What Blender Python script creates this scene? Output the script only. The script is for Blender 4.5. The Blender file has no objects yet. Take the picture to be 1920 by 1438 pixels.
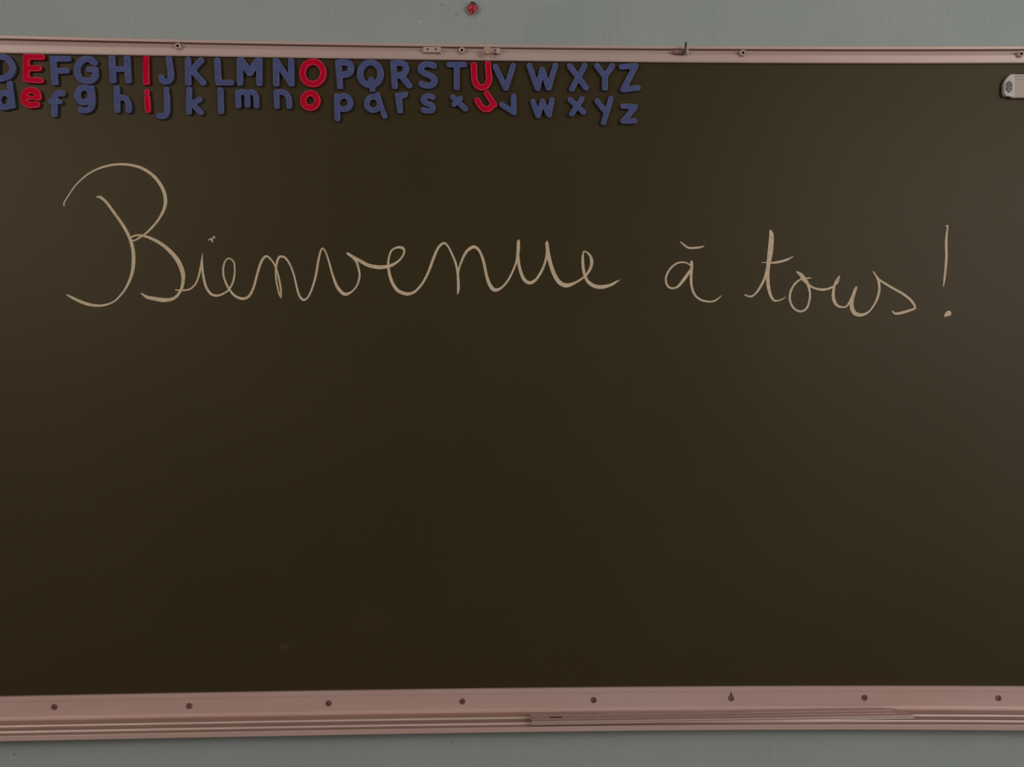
import bpy, bmesh, math, random
import numpy as np
from mathutils import Vector, Matrix

random.seed(7)
scene = bpy.context.scene
COL = scene.collection

# ------------------------------------------------------------------ camera
F = 1450.0                    # focal length in pixels of the 1920-wide frame
IMG_W, IMG_H = 1920.0, 1438.0
YAW = math.radians(1.40)      # the camera looks slightly to the right of the board's normal
CAM = Vector((-0.035, -1.450, 1.500))
FWD = Vector((math.sin(YAW), math.cos(YAW), 0))
RGT = Vector((math.cos(YAW), -math.sin(YAW), 0))
cam_data = bpy.data.cameras.new('camera')
cam = bpy.data.objects.new('camera', cam_data); COL.objects.link(cam)
cam_data.sensor_fit = 'HORIZONTAL'; cam_data.sensor_width = 36.0
cam_data.lens = 36.0 * F / IMG_W
cam_data.clip_start = 0.02
cam.location = CAM
cam.rotation_euler = (math.pi / 2, 0, -YAW)
scene.camera = cam

# ------------------------------------------------------------------ exposure, world, lights
scene.view_settings.view_transform = 'Standard'
scene.view_settings.look = 'None'
scene.view_settings.gamma = 1.0
scene.view_settings.use_curve_mapping = False
scene.view_settings.exposure = -0.42

world = bpy.data.worlds.new('world'); scene.world = world
world.use_nodes = True
bg = world.node_tree.nodes['Background']
bg.inputs[0].default_value = (0.75, 0.85, 1.0, 1); bg.inputs[1].default_value = 0.6

def area(name, loc, target, size, size_y, power, color=(1, 1, 1)):
    l = bpy.data.lights.new(name, 'AREA'); l.shape = 'RECTANGLE'
    l.size = size; l.size_y = size_y; l.energy = power; l.color = color
    o = bpy.data.objects.new(name, l); COL.objects.link(o)
    o.location = loc
    o.rotation_euler = (Vector(target) - Vector(loc)).to_track_quat('-Z', 'Y').to_euler()
    return o
# the classroom's two ceiling lamps (their housings are built below), and daylight in the two side windows
LAMPS = [(-2.95, -3.2, 2.70), (2.70, -3.2, 2.66)]
for k, (lx, ly, lz) in enumerate(LAMPS):
    area('lamp_light', (lx, ly, lz - 0.035), (lx * 0.6, ly + 1.8, 1.9), 1.25, 0.5, (54, 49)[k], ((1.0, 0.91, 0.83), (1.0, 0.95, 0.91))[k])
area('window_daylight', (3.38, -1.75, 1.75), (0.6, -0.9, 1.75), 1.5, 1.3, 10, (0.93, 0.97, 1.0))
area('window_daylight', (3.38, -3.75, 1.75), (0.6, -0.9, 1.75), 1.5, 1.3, 16, (0.93, 0.97, 1.0))

# ------------------------------------------------------------------ helpers
def lin(r, g, b):
    def f(c):
        c /= 255.0
        return c / 12.92 if c <= 0.04045 else ((c + 0.055) / 1.055) ** 2.4
    return (f(r), f(g), f(b), 1.0)

def unproject(u, v, y):
    """World point on the plane Y = y that is seen at photo pixel (u, v)."""
    d = FWD + RGT * ((u - IMG_W / 2) / F) + Vector((0, 0, -(v - IMG_H / 2) / F))
    t = (y - CAM.y) / d.y
    return CAM + d * t

def pix_u(x, y):
    p = Vector((x, y, CAM.z)) - CAM
    return IMG_W / 2 + F * p.dot(RGT) / p.dot(FWD)

def z_at(x, y, v):
    p = Vector((x, y, CAM.z)) - CAM
    return CAM.z - (v - IMG_H / 2) / F * p.dot(FWD)

def tag(o, label=None, cat=None, group=None, kind=None):
    if label: o['label'] = label
    if cat: o['category'] = cat
    if group: o['group'] = group
    if kind: o['kind'] = kind
    return o

def link(name, mesh, mats, parent=None, smooth=False):
    o = bpy.data.objects.new(name, mesh); COL.objects.link(o)
    for m in (mats if isinstance(mats, (list, tuple)) else [mats]):
        mesh.materials.append(m)
    if parent is not None: o.parent = parent
    if smooth:
        for p in mesh.polygons: p.use_smooth = True
    return o

def from_bm(name, bm, mats, parent=None, smooth=False):
    bmesh.ops.recalc_face_normals(bm, faces=bm.faces)
    me = bpy.data.meshes.new(name); bm.to_mesh(me); bm.free()
    return link(name, me, mats, parent, smooth)

def add_box(bm, x0, x1, y0, y1, z0, z1, bevel=0.0, mat=0):
    vs = [bm.verts.new(p) for p in ((x0,y0,z0),(x1,y0,z0),(x1,y1,z0),(x0,y1,z0),(x0,y0,z1),(x1,y0,z1),(x1,y1,z1),(x0,y1,z1))]
    fs = [bm.faces.new([vs[i] for i in q]) for q in ((0,3,2,1),(4,5,6,7),(0,1,5,4),(1,2,6,5),(2,3,7,6),(3,0,4,7))]
    for f in fs: f.material_index = mat
    if bevel > 0:
        es = list({e for f in fs for e in f.edges})
        bmesh.ops.bevel(bm, geom=es, offset=bevel, segments=2, affect='EDGES', profile=0.6)

def add_lathe_y(bm, cx, cz, prof, n=24, mat=0, sx=1.0):
    """Revolve (radius, y) pairs about an axis parallel to Y."""
    rings = []
    for r, y in prof:
        if r < 1e-6: rings.append([bm.verts.new((cx, y, cz))])
        else: rings.append([bm.verts.new((cx + sx * r * math.cos(2*math.pi*i/n), y, cz + r * math.sin(2*math.pi*i/n))) for i in range(n)])
    for a, b in zip(rings[:-1], rings[1:]):
        for i in range(n):
            j = (i + 1) % n
            q = [a[i % len(a)], a[j % len(a)], b[j % len(b)], b[i % len(b)]]
            q = [v for k, v in enumerate(q) if v not in q[:k]]
            if len(q) >= 3:
                f = bm.faces.new(q); f.material_index = mat
    return rings

def empty(name, loc):
    o = bpy.data.objects.new(name, None); COL.objects.link(o); o.location = loc
    o.empty_display_size = 0.05
    return o

def keep(o, parent):
    """Parent without moving (parents here are only translated)."""
    o.parent = parent; o.matrix_parent_inverse = Matrix.Translation(-parent.location)
    return o

def rebase(o):
    """Put a mesh's origin at the middle of its geometry."""
    c = sum((v.co for v in o.data.vertices), Vector()) / max(1, len(o.data.vertices))
    o.data.transform(Matrix.Translation(-c)); o.location = o.location + c
    return o

# ------------------------------------------------------------------ materials
def mat(name, col, rough=0.5, metallic=0.0, spec=0.5):
    m = bpy.data.materials.new(name); m.use_nodes = True
    b = m.node_tree.nodes['Principled BSDF']
    b.inputs['Base Color'].default_value = col
    b.inputs['Roughness'].default_value = rough
    b.inputs['Metallic'].default_value = metallic
    b.inputs['Specular IOR Level'].default_value = spec
    return m, m.node_tree, b

def noise_mix(nt, b, c1, c2, scale, detail=4.0, stretch=(1, 1, 1), lo=0.35, hi=0.65, bump=0.0, bump_dist=0.001):
    N = nt.nodes; L = nt.links
    tc = N.new('ShaderNodeTexCoord'); mp = N.new('ShaderNodeMapping')
    mp.inputs['Scale'].default_value = stretch
    nz = N.new('ShaderNodeTexNoise'); nz.inputs['Scale'].default_value = scale; nz.inputs['Detail'].default_value = detail
    rp = N.new('ShaderNodeMapRange'); rp.inputs['From Min'].default_value = lo; rp.inputs['From Max'].default_value = hi
    mx = N.new('ShaderNodeMix'); mx.data_type = 'RGBA'
    mx.inputs['A'].default_value = c1; mx.inputs['B'].default_value = c2
    L.new(tc.outputs['Object'], mp.inputs['Vector']); L.new(mp.outputs[0], nz.inputs['Vector'])
    L.new(nz.outputs['Fac'], rp.inputs['Value']); L.new(rp.outputs[0], mx.inputs['Factor'])
    L.new(mx.outputs['Result'], b.inputs['Base Color'])
    if bump:
        bp = N.new('ShaderNodeBump'); bp.inputs['Strength'].default_value = bump; bp.inputs['Distance'].default_value = bump_dist
        L.new(nz.outputs['Fac'], bp.inputs['Height']); L.new(bp.outputs[0], b.inputs['Normal'])
    return mx, mp

# ribbed, painted wall covering
M_wall, nt, b = mat('ribbed_wall_paint', (0.5, 0.5, 0.5, 1), 0.75, spec=0.25)
mx, mp = noise_mix(nt, b, lin(174, 184, 181), lin(182, 189, 188), 3.0)
N, L = nt.nodes, nt.links
tc = N.new('ShaderNodeTexCoord')
mp2 = N.new('ShaderNodeMapping'); mp2.inputs['Scale'].default_value = (1, 1, 0.03)
wv = N.new('ShaderNodeTexWave'); wv.wave_type = 'BANDS'; wv.bands_direction = 'X'
wv.inputs['Scale'].default_value = 58.0; wv.inputs['Distortion'].default_value = 3.0
wv.inputs['Detail'].default_value = 2.0; wv.inputs['Detail Scale'].default_value = 1.2
fine = N.new('ShaderNodeTexNoise'); fine.inputs['Scale'].default_value = 160.0; fine.inputs['Detail'].default_value = 3
mp3 = N.new('ShaderNodeMapping'); mp3.inputs['Scale'].default_value = (1, 1, 0.25)
ad = N.new('ShaderNodeMath'); ad.operation = 'MULTIPLY_ADD'; ad.inputs[1].default_value = 0.5
bp = N.new('ShaderNodeBump'); bp.inputs['Strength'].default_value = 0.3; bp.inputs['Distance'].default_value = 0.0012
L.new(tc.outputs['Object'], mp2.inputs[0]); L.new(mp2.outputs[0], wv.inputs['Vector'])
L.new(tc.outputs['Object'], mp3.inputs[0]); L.new(mp3.outputs[0], fine.inputs['Vector'])
L.new(fine.outputs['Fac'], ad.inputs[0]); L.new(wv.outputs['Fac'], ad.inputs[2])
L.new(ad.outputs[0], bp.inputs['Height']); L.new(bp.outputs[0], b.inputs['Normal'])
# a slight colour difference follows the ribs: darker between them
mx2 = N.new('ShaderNodeMix'); mx2.data_type = 'RGBA'; mx2.blend_type = 'MULTIPLY'
mr = N.new('ShaderNodeMapRange'); mr.inputs['To Min'].default_value = 0.945; mr.inputs['To Max'].default_value = 1.02
mx2.inputs['Factor'].default_value = 1.0
L.new(wv.outputs['Fac'], mr.inputs['Value']); L.new(mx.outputs['Result'], mx2.inputs['A'])
L.new(mr.outputs[0], mx2.inputs['B']); L.new(mx2.outputs['Result'], b.inputs['Base Color'])

# chalkboard surface: dark olive brown, a little chalk haze
M_board, nt, b = mat('chalkboard_enamel', lin(60, 52, 32), 0.52, spec=0.36)
b.inputs['Specular Tint'].default_value = (1.0, 0.86, 0.70, 1)
mx, mp = noise_mix(nt, b, lin(60, 50, 23), lin(66, 56, 33), 2.2, detail=6.0, lo=0.3, hi=0.75)
N, L = nt.nodes, nt.links
tc = N.new('ShaderNodeTexCoord')
prev = mx.outputs['Result']
def smudge(u, v, ru, rv, amt):
    global prev
    c = unproject(u, v, 0.0)
    vm = N.new('ShaderNodeVectorMath'); vm.operation = 'SUBTRACT'; vm.inputs[1].default_value = c
    vs = N.new('ShaderNodeVectorMath'); vs.operation = 'MULTIPLY'; vs.inputs[1].default_value = (1000.0/ru, 0, 1000.0/rv)
    ln = N.new('ShaderNodeVectorMath'); ln.operation = 'LENGTH'
    mr = N.new('ShaderNodeMapRange'); mr.inputs['From Min'].default_value = 1.0; mr.inputs['From Max'].default_value = 0.1
    mr.inputs['To Max'].default_value = amt
    nz = N.new('ShaderNodeTexNoise'); nz.inputs['Scale'].default_value = 70.0
    ml = N.new('ShaderNodeMath'); ml.operation = 'MULTIPLY'
    mm = N.new('ShaderNodeMix'); mm.data_type = 'RGBA'; mm.inputs['B'].default_value = lin(200, 180, 165)
    L.new(tc.outputs['Object'], vm.inputs[0]); L.new(vm.outputs[0], vs.inputs[0]); L.new(vs.outputs[0], ln.inputs[0])
    L.new(ln.outputs['Value'], mr.inputs['Value']); L.new(tc.outputs['Object'], nz.inputs['Vector'])
    L.new(mr.outputs[0], ml.inputs[0]); L.new(nz.outputs['Fac'], ml.inputs[1])
    L.new(ml.outputs[0], mm.inputs['Factor']); L.new(prev, mm.inputs['A'])
    prev = mm.outputs['Result']
smudge(534, 1213, 16, 8, 0.10)
smudge(692, 1168, 30, 18, 0.035)
L.new(prev, b.inputs['Base Color'])

M_rail, nt, b = mat('pinkish_satin_aluminium', lin(190, 160, 152), 0.42, metallic=0.15)
noise_mix(nt, b, lin(214, 181, 171), lin(218, 192, 184), 9.0, stretch=(0.25, 1, 1.4), bump=0.03)
M_tray, nt, b = mat('dusty_pink_aluminium', lin(186, 150, 142), 0.5, metallic=0.1)
noise_mix(nt, b, lin(216, 178, 168), lin(220, 188, 180), 7.0, stretch=(0.3, 1, 1.4), bump=0.03)
M_floorshade, nt, b = mat('shaded_tray_floor', lin(180, 142, 130), 0.7, metallic=0.1)
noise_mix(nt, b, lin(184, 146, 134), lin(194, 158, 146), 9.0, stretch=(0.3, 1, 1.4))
M_ruler, nt, b = mat('aluminium_strip', lin(178, 146, 140), 0.36, metallic=0.3)
noise_mix(nt, b, lin(196, 162, 154), lin(206, 178, 172), 12.0, stretch=(0.1, 1, 1))
M_edge, nt, b = mat('highlit_edge_aluminium', lin(232, 212, 200), 0.35, metallic=0.2)  # paler metal: highlights on ridges and strip edges put into the colour
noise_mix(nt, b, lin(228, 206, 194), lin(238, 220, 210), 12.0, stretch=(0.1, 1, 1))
M_dark, nt, b = mat('dark_hole', lin(46, 26, 22), 0.7)
M_screw, nt, b = mat('worn_screw_steel', lin(150, 116, 106), 0.4, metallic=0.4)
noise_mix(nt, b, lin(150, 112, 102), lin(176, 142, 132), 300.0)
M_pin, nt, b = mat('dark_hook_steel', lin(74, 72, 72), 0.4, metallic=0.5)
noise_mix(nt, b, lin(70, 66, 66), lin(92, 92, 92), 200.0)
M_brown, nt, b = mat('brown_plastic', lin(150, 118, 100), 0.5)
noise_mix(nt, b, lin(140, 108, 92), lin(160, 128, 112), 150.0)
M_knob, nt, b = mat('beige_plastic', lin(196, 160, 138), 0.5)
noise_mix(nt, b, lin(196, 160, 138), lin(206, 172, 152), 120.0)
M_chalk, nt, b = mat('chalk', lin(220, 190, 155), 0.95, spec=0.1)
noise_mix(nt, b, lin(220, 198, 166), lin(248, 222, 192), 140.0, detail=5.0, lo=0.3, hi=0.7)
M_blue, nt, b = mat('blue_foam', lin(72, 80, 130), 0.75, spec=0.3)
noise_mix(nt, b, lin(82, 92, 146), lin(90, 100, 154), 90.0, bump=0.08, bump_dist=0.0004)
M_red, nt, b = mat('red_foam', lin(210, 0, 40), 0.8, spec=0.12)
noise_mix(nt, b, lin(214, 0, 46), lin(222, 0, 54), 90.0, bump=0.08, bump_dist=0.0004)
M_bluerim, nt, b = mat('blue_foam_rim_highlight', lin(96, 98, 136), 0.85, spec=0.3)  # lighter blue for the front bevel: painted rim highlight
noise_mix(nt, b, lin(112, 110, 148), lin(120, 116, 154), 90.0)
M_redrim, nt, b = mat('red_foam_rim_highlight', lin(224, 60, 84), 0.85, spec=0.3)  # lighter red for the front bevel, likewise a painted highlight
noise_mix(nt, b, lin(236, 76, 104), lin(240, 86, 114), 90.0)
M_white, nt, b = mat('off_white_plastic', lin(206, 196, 192), 0.45)
noise_mix(nt, b, lin(204, 194, 190), lin(214, 206, 202), 60.0)
M_bar, nt, b = mat('pale_pink_bar', lin(198, 174, 166), 0.5)
noise_mix(nt, b, lin(196, 170, 160), lin(204, 182, 174), 60.0, stretch=(0.2, 1, 2))
M_hex, nt, b = mat('dark_hexagon', lin(96, 78, 80), 0.35, metallic=0.3)
noise_mix(nt, b, lin(62, 46, 50), lin(170, 150, 150), 520.0, detail=1.0, lo=0.56, hi=0.72)
M_berry, nt, b = mat('strawberry_red', lin(190, 10, 40), 0.4)
noise_mix(nt, b, lin(176, 6, 34), lin(196, 14, 48), 300.0)
M_seed, nt, b = mat('strawberry_seed', lin(232, 140, 150), 0.5)
noise_mix(nt, b, lin(226, 132, 142), lin(236, 150, 158), 300.0)
M_leaf, nt, b = mat('strawberry_leaf', lin(50, 66, 44), 0.6)
noise_mix(nt, b, lin(44, 58, 40), lin(66, 84, 56), 300.0)
M_chip, nt, b = mat('bare_plaster', lin(206, 210, 206), 0.9)
noise_mix(nt, b, lin(200, 204, 200), lin(214, 216, 212), 200.0)
M_fleck, nt, b = mat('dark_scuff', lin(120, 118, 112), 0.9)
noise_mix(nt, b, lin(118, 114, 108), lin(134, 130, 124), 200.0)
M_floor, nt, b = mat('linoleum', lin(120, 104, 88), 0.5)
noise_mix(nt, b, lin(112, 96, 80), lin(128, 112, 96), 6.0)
M_ceil, nt, b = mat('ceiling_paint', lin(214, 212, 206), 0.9)
noise_mix(nt, b, lin(210, 208, 202), lin(218, 216, 210), 5.0)
M_room, nt, b = mat('room_paint', lin(190, 192, 186), 0.85)
noise_mix(nt, b, lin(186, 188, 182), lin(196, 198, 192), 5.0)
M_lampbody, nt, b = mat('lamp_housing', lin(225, 225, 222), 0.4)
noise_mix(nt, b, lin(222, 222, 220), lin(230, 230, 228), 10.0)

# ------------------------------------------------------------------ room shell
WALL_Y = 0.022
RX0, RX1, RY0, RZ1 = -3.5, 3.5, -6.0, 3.0
def slab(name, x0, x1, y0, y1, z0, z1, m):
    bm = bmesh.new(); add_box(bm, x0, x1, y0, y1, z0, z1)
    return tag(from_bm(name, bm, m), kind='structure')
wall_front = slab('wall_front', RX0, RX1, WALL_Y, WALL_Y + 0.15, 0, RZ1, M_wall)
slab('floor', RX0 - .15, RX1 + .15, RY0 - .15, WALL_Y + 0.15, -0.1, 0, M_floor)
slab('ceiling', RX0 - .15, RX1 + .15, RY0 - .15, WALL_Y + 0.15, RZ1, RZ1 + 0.1, M_ceil)
slab('wall_left', RX0 - .15, RX0, RY0, WALL_Y + .15, 0, RZ1, M_room)
slab('wall_back', RX0 - .15, RX1 + .15, RY0 - .15, RY0, 0, RZ1, M_room)
bm = bmesh.new()                                   # right-hand wall with two window openings
ys = [(RY0, -4.6), (-4.6, -2.9), (-2.9, -2.6), (-2.6, -0.9), (-0.9, WALL_Y + .15)]
for i, (a, c) in enumerate(ys):
    if i % 2 == 0: add_box(bm, RX1, RX1 + .15, a, c, 0, RZ1)
    else:
        add_box(bm, RX1, RX1 + .15, a, c, 0, 1.0); add_box(bm, RX1, RX1 + .15, a, c, 2.5, RZ1)
tag(from_bm('wall_right', bm, M_room), kind='structure')
for k, (a, c) in enumerate((ys[1], ys[3])):
    bm = bmesh.new()
    for s in ((a, a + .06, 1.0, 2.5), (c - .06, c, 1.0, 2.5), (a, c, 1.0, 1.06), (a, c, 2.44, 2.5), ((a+c)/2 - .03, (a+c)/2 + .03, 1.0, 2.5)):
        add_box(bm, RX1 + .04, RX1 + .09, s[0], s[1], s[2], s[3])
    tag(from_bm('window_%d' % (k + 1), bm, M_lampbody), kind='structure')

# ceiling lamp that lights the board (behind the camera's view)
for k, loc in enumerate(LAMPS):
    lamp = tag(empty('ceiling_lamp', loc), 'white ceiling lamp hanging %s of the chalkboard' % ('left', 'right')[k], 'lamp', 'ceiling lamps')
    bm = bmesh.new(); add_box(bm, -.68, .68, -.28, .28, 0.03, 0.10, 0.01); from_bm('housing', bm, M_lampbody, lamp)
    for sx in (-.5, .5):
        bm = bmesh.new(); add_box(bm, sx - .008, sx + .008, -.008, .008, 0.10, RZ1 - loc[2]); from_bm('hanger', bm, M_lampbody, lamp)

# ------------------------------------------------------------------ outlines -> meshes (signed distance + marching squares)
def sd_poly(X, Y, pts, r):
    d = np.full(X.shape, 1e9); inside = np.zeros(X.shape, bool)
    n = len(pts)
    for i in range(n):
        ax, ay = pts[i]; bx, by = pts[(i + 1) % n]
        dx, dy = bx - ax, by - ay
        t = np.clip(((X - ax) * dx + (Y - ay) * dy) / (dx*dx + dy*dy + 1e-12), 0, 1)
        d = np.minimum(d, np.hypot(X - ax - t*dx, Y - ay - t*dy))
        if ay != by:
            cr = ((ay > Y) != (by > Y)) & (X < (bx - ax) * (Y - ay) / (by - ay) + ax)
            inside ^= cr
    return np.where(inside, -d, d) - r

def catmull(pts, n=8, closed=False):
    P = [np.array(p, float) for p in pts]; out = []
    m = len(P)
    for i in range(m if closed else m - 1):
        p1, p2 = P[i], P[(i + 1) % m]
        p0 = P[i - 1] if (i > 0 or closed) else 2*p1 - p2
        p3 = P[(i + 2) % m] if (i + 2 < m or closed) else 2*p2 - p1
        for k in range(n):
            t = k / n
            out.append(0.5 * (2*p1 + (p2 - p0)*t + (2*p0 - 5*p1 + 4*p2 - p3)*t*t + (3*p1 - p0 - 3*p2 + p3)*t**3))
    out.append(P[0] if closed else P[-1])
    return np.array(out)

def ink(G, gx0, gy0, step, pts, smooth=False):
    """Lower the distance grid G by a chain of tapered capsules (x, y, width)."""
    H, W = G.shape
    for (ax, ay, aw), (bx, by, bw) in zip(pts[:-1], pts[1:]):
        R = max(aw, bw) / 2 + 3.0
        i0 = max(0, int((min(ax, bx) - R - gx0) / step)); i1 = min(W, int((max(ax, bx) + R - gx0) / step) + 2)
        j0 = max(0, int((min(ay, by) - R - gy0) / step)); j1 = min(H, int((max(ay, by) + R - gy0) / step) + 2)
        if i1 <= i0 or j1 <= j0: continue
        X, Y = np.meshgrid(gx0 + step * np.arange(i0, i1), gy0 + step * np.arange(j0, j1))
        dx, dy = bx - ax, by - ay
        t = np.clip(((X - ax)*dx + (Y - ay)*dy) / (dx*dx + dy*dy + 1e-9), 0, 1)
        d = np.hypot(X - ax - t*dx, Y - ay - t*dy) - (aw + (bw - aw)*t) / 2
        G[j0:j1, i0:i1] = np.minimum(G[j0:j1, i0:i1], d)

def contours(G, gx0, gy0, step):
    S = G < 0
    H, W = G.shape
    code = (S[:-1, :-1] * 1 + S[:-1, 1:] * 2 + S[1:, 1:] * 4 + S[1:, :-1] * 8)
    seg = {}
    TAB = {1: [(3, 0)], 2: [(0, 1)], 3: [(3, 1)], 4: [(1, 2)], 5: [(3, 2), (1, 0)], 6: [(0, 2)], 7: [(3, 2)],
           8: [(2, 3)], 9: [(2, 0)], 10: [(0, 3), (2, 1)], 11: [(2, 1)], 12: [(1, 3)], 13: [(1, 0)], 14: [(0, 3)]}
    def key(e, i, j):
        return (('h', i, j), ('v', i + 1, j), ('h', i, j + 1), ('v', i, j))[e]
    js, iss = np.nonzero((code > 0) & (code < 15))
    for j, i in zip(js.tolist(), iss.tolist()):
        for a, c in TAB[int(code[j, i])]:
            seg[key(a, i, j)] = key(c, i, j)
    def pt(k):
        t, i, j = k
        if t == 'h':
            a, c = G[j, i], G[j, i + 1]; f = a / (a - c)
            return (gx0 + step * (i + f), gy0 + step * j)
        a, c = G[j, i], G[j + 1, i]; f = a / (a - c)
        return (gx0 + step * i, gy0 + step * (j + f))
    loops = []
    while seg:
        s, nx = seg.popitem(); lp = [s]
        while nx != s:
            lp.append(nx); nx = seg.pop(nx, None)
            if nx is None: break
        if len(lp) > 8: loops.append(np.array([pt(k) for k in lp]))
    return loops

def simplify(P, tol):
    """Douglas-Peucker on a closed loop."""
    n = len(P); keepm = np.zeros(n + 1, bool); Q = np.vstack([P, P[:1]])
    m = int(np.argmax(np.hypot(*(P - P[0]).T)))
    keepm[[0, m, n]] = True; st = [(0, m), (m, n)]
    while st:
        a, c = st.pop()
        if c - a < 2: continue
        A, B = Q[a], Q[c]; d = B - A; L_ = np.hypot(*d) + 1e-12
        R = Q[a + 1:c] - A
        dist = np.abs(R[:, 0]*d[1] - R[:, 1]*d[0]) / L_
        k = int(np.argmax(dist))
        if dist[k] > tol:
            k += a + 1; keepm[k] = True; st += [(a, k), (k, c)]
    return Q[:-1][keepm[:-1]]

def outline_mesh(name, loops, y, depth, bevel, res=2):
    """Loops in photo pixels, laid on the plane Y=y; solid 'depth' metres thick reaching back from it.  Local frame: X right, Y out of the board."""
    cu = bpy.data.curves.new(name, 'CURVE'); cu.dimensions = '2D'; cu.fill_mode = 'BOTH'
    cu.extrude = max(1e-5, depth / 2 - bevel); cu.bevel_depth = bevel; cu.bevel_resolution = res; cu.offset = -bevel
    for P in loops:
        sp = cu.splines.new('POLY'); sp.points.add(len(P) - 1); sp.use_cyclic_u = True
        co = []
        for u, v in P:
            w = unproject(u, v, y); co += [w.x, w.z, 0.0, 1.0]
        sp.points.foreach_set('co', co)
    tmp = bpy.data.objects.new(name, cu)
    me = bpy.data.meshes.new_from_object(tmp)
    me.name = name
    bpy.data.objects.remove(tmp); bpy.data.curves.remove(cu)
    # curve XY -> world XZ, curve +Z -> world -Y (towards the room)
    me.transform(Matrix(((1, 0, 0, 0), (0, 0, -1, y + depth / 2), (0, 1, 0, 0), (0, 0, 0, 1))))
    return me

# ------------------------------------------------------------------ the chalkboard
def fit(pts, deg=3):
    a = np.array(pts, float)
    c = np.polyfit(a[:, 0] / 1920.0, a[:, 1], deg); dc = np.polyder(c)
    def f(u):
        t = u / 1920.0; tc_ = min(1.0, max(0.0, t))
        return float(np.polyval(c, tc_) + np.polyval(dc, tc_) * (t - tc_))
    return f
rail_top = fit([(0,65.5),(240,71),(480,75.3),(720,80),(960,83),(1280,85.2),(1600,86),(1920,86)])
rail_bot = fit([(0,99.5),(240,102.8),(440,105.6),(640,109),(880,113),(1100,115.3),(1280,116.6),(1600,117.5),(1920,118)])
tray_top = fit([(0,1304.5),(240,1300.5),(480,1296.5),(720,1292),(960,1288.7),(1200,1286.7),(1440,1285.8),(1700,1285.5),(1920,1285.5)])
tray_bot = fit([(0,1390),(240,1386.5),(480,1382.3),(720,1377),(960,1372),(1200,1370.2),(1440,1369.6),(1700,1369.6),(1920,1369.8)])
def rail_v(fr): return lambda u: rail_top(u) + fr * (rail_bot(u) - rail_top(u))
def tray_v(fr): return lambda u: tray_top(u) + fr * (tray_bot(u) - tray_top(u))

BX0, BX1 = -1.30, 1.30
XS = np.linspace(BX0, BX1, 41)

def sweep(name, zfun, m, parent, x0=BX0, x1=BX1, n=41, smooth=False):
    """zfun(x) -> closed cross-section [(y, z), ...]; swept along X."""
    bm = bmesh.new(); prev_ = None; first = None
    for x in np.linspace(x0, x1, n):
        ring = [bm.verts.new((x, y, z)) for y, z in zfun(float(x))]
        if prev_:
            k = len(ring)
            for i in range(k): bm.faces.new((prev_[i], prev_[(i+1) % k], ring[(i+1) % k], ring[i]))
        else: first = ring
        prev_ = ring
    bm.faces.new(first); bm.faces.new(prev_[::-1])
    o = from_bm(name, bm, m)
    return keep(o, parent) if parent is not None else o

def zv(x, y, vf): return z_at(x, y, vf(pix_u(x, y)))

board = tag(empty('chalkboard', (0, 0, zv(0, -0.07, tray_bot))),
            'large dark olive chalkboard on the wall with pink-tinted metal rails and chalk greeting', 'chalkboard')

def panel_sec(x):
    zt = zv(x, 0, rail_bot) + 0.010; zb = zv(x, 0, tray_top) - 0.010
    return [(0, zt), (0, zb), (WALL_Y, zb), (WALL_Y, zt)]
panel = sweep('writing_surface', panel_sec, M_board, board)

def rail_sec(x):
    LIP, CH, BAND = -0.0085, -0.0036, -0.0062
    zt = zv(x, LIP, rail_v(0.0)); z1 = zv(x, LIP, rail_v(0.19))
    z2 = zv(x, BAND, rail_v(0.53)); z3 = zv(x, BAND, rail_v(0.955)); z4 = z3 - 0.0012
    zm = zv(x, BAND, rail_v(0.555))
    r = 0.0012
    return [(WALL_Y, zt), (LIP + r, zt), (LIP, zt - r), (LIP, z1 + 0.0006), (LIP + 0.0006, z1), (0.006, z1), (0.006, z1 - 0.0018), (CH - .0006, z1 - 0.0018), (CH - .0012, z1 - 0.0022), (CH + .0022, z2 + .0015), (BAND + 0.001, z2 + .0008), (BAND, zm),
            (BAND, z3 + 0.0012), (BAND + 0.0010, z4), (-0.0002, z4), (-0.0002, z4 + 0.004), (0.0, z4 + 0.0105), (WALL_Y, z4 + 0.0105)]
rail = sweep('map_rail', rail_sec, M_rail, board)

# the tray: flange screwed to the board, a grooved floor and a front lip
FL = -0.0045
def floor_z(x): return zv(x, FL - 0.002, tray_v(0.535))
def tray_sec(x):
    z0 = zv(x, 0, tray_v(0.0)); zc1 = zv(x, -0.0065, tray_v(0.135))
    zc2 = floor_z(x)
    zl = zv(x, -0.073, tray_v(0.888)); zb = zv(x, -0.073, tray_v(1.0))
    return [(WALL_Y, z0 - 0.0105), (0.0, z0 - 0.0105), (-0.0002, z0), (-0.0055, z0 - 0.0002), (-0.0065, z0 - 0.0012), (-0.0065, zc1 + 0.0008), (FL, zc1 - 0.0004),
            (FL, zc2 + 0.005), (FL - 0.0008, zc2 + 0.0022), (FL - 0.0035, zc2 + 0.0004), (FL - 0.005, zc2),
            (-0.0700, zc2 - 0.0004), (-0.0702, zl - 0.0008), (-0.0710, zl), (-0.0725, zl), (-0.073, zl - 0.0008), (-0.073, zb + 0.001), (-0.072, zb),
            (-0.066, zb), (-0.064, zc2 - 0.004), (WALL_Y, zc2 - 0.006)]
tray = sweep('chalk_tray', tray_sec, M_tray, board)
tray.data.materials.append(M_floorshade)            # darker tray floor: its shade is painted into the colour
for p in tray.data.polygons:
    if p.normal.z > 0.9 and p.center.y < -0.009 and p.center.y > -0.0702: p.material_index = 1
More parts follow.
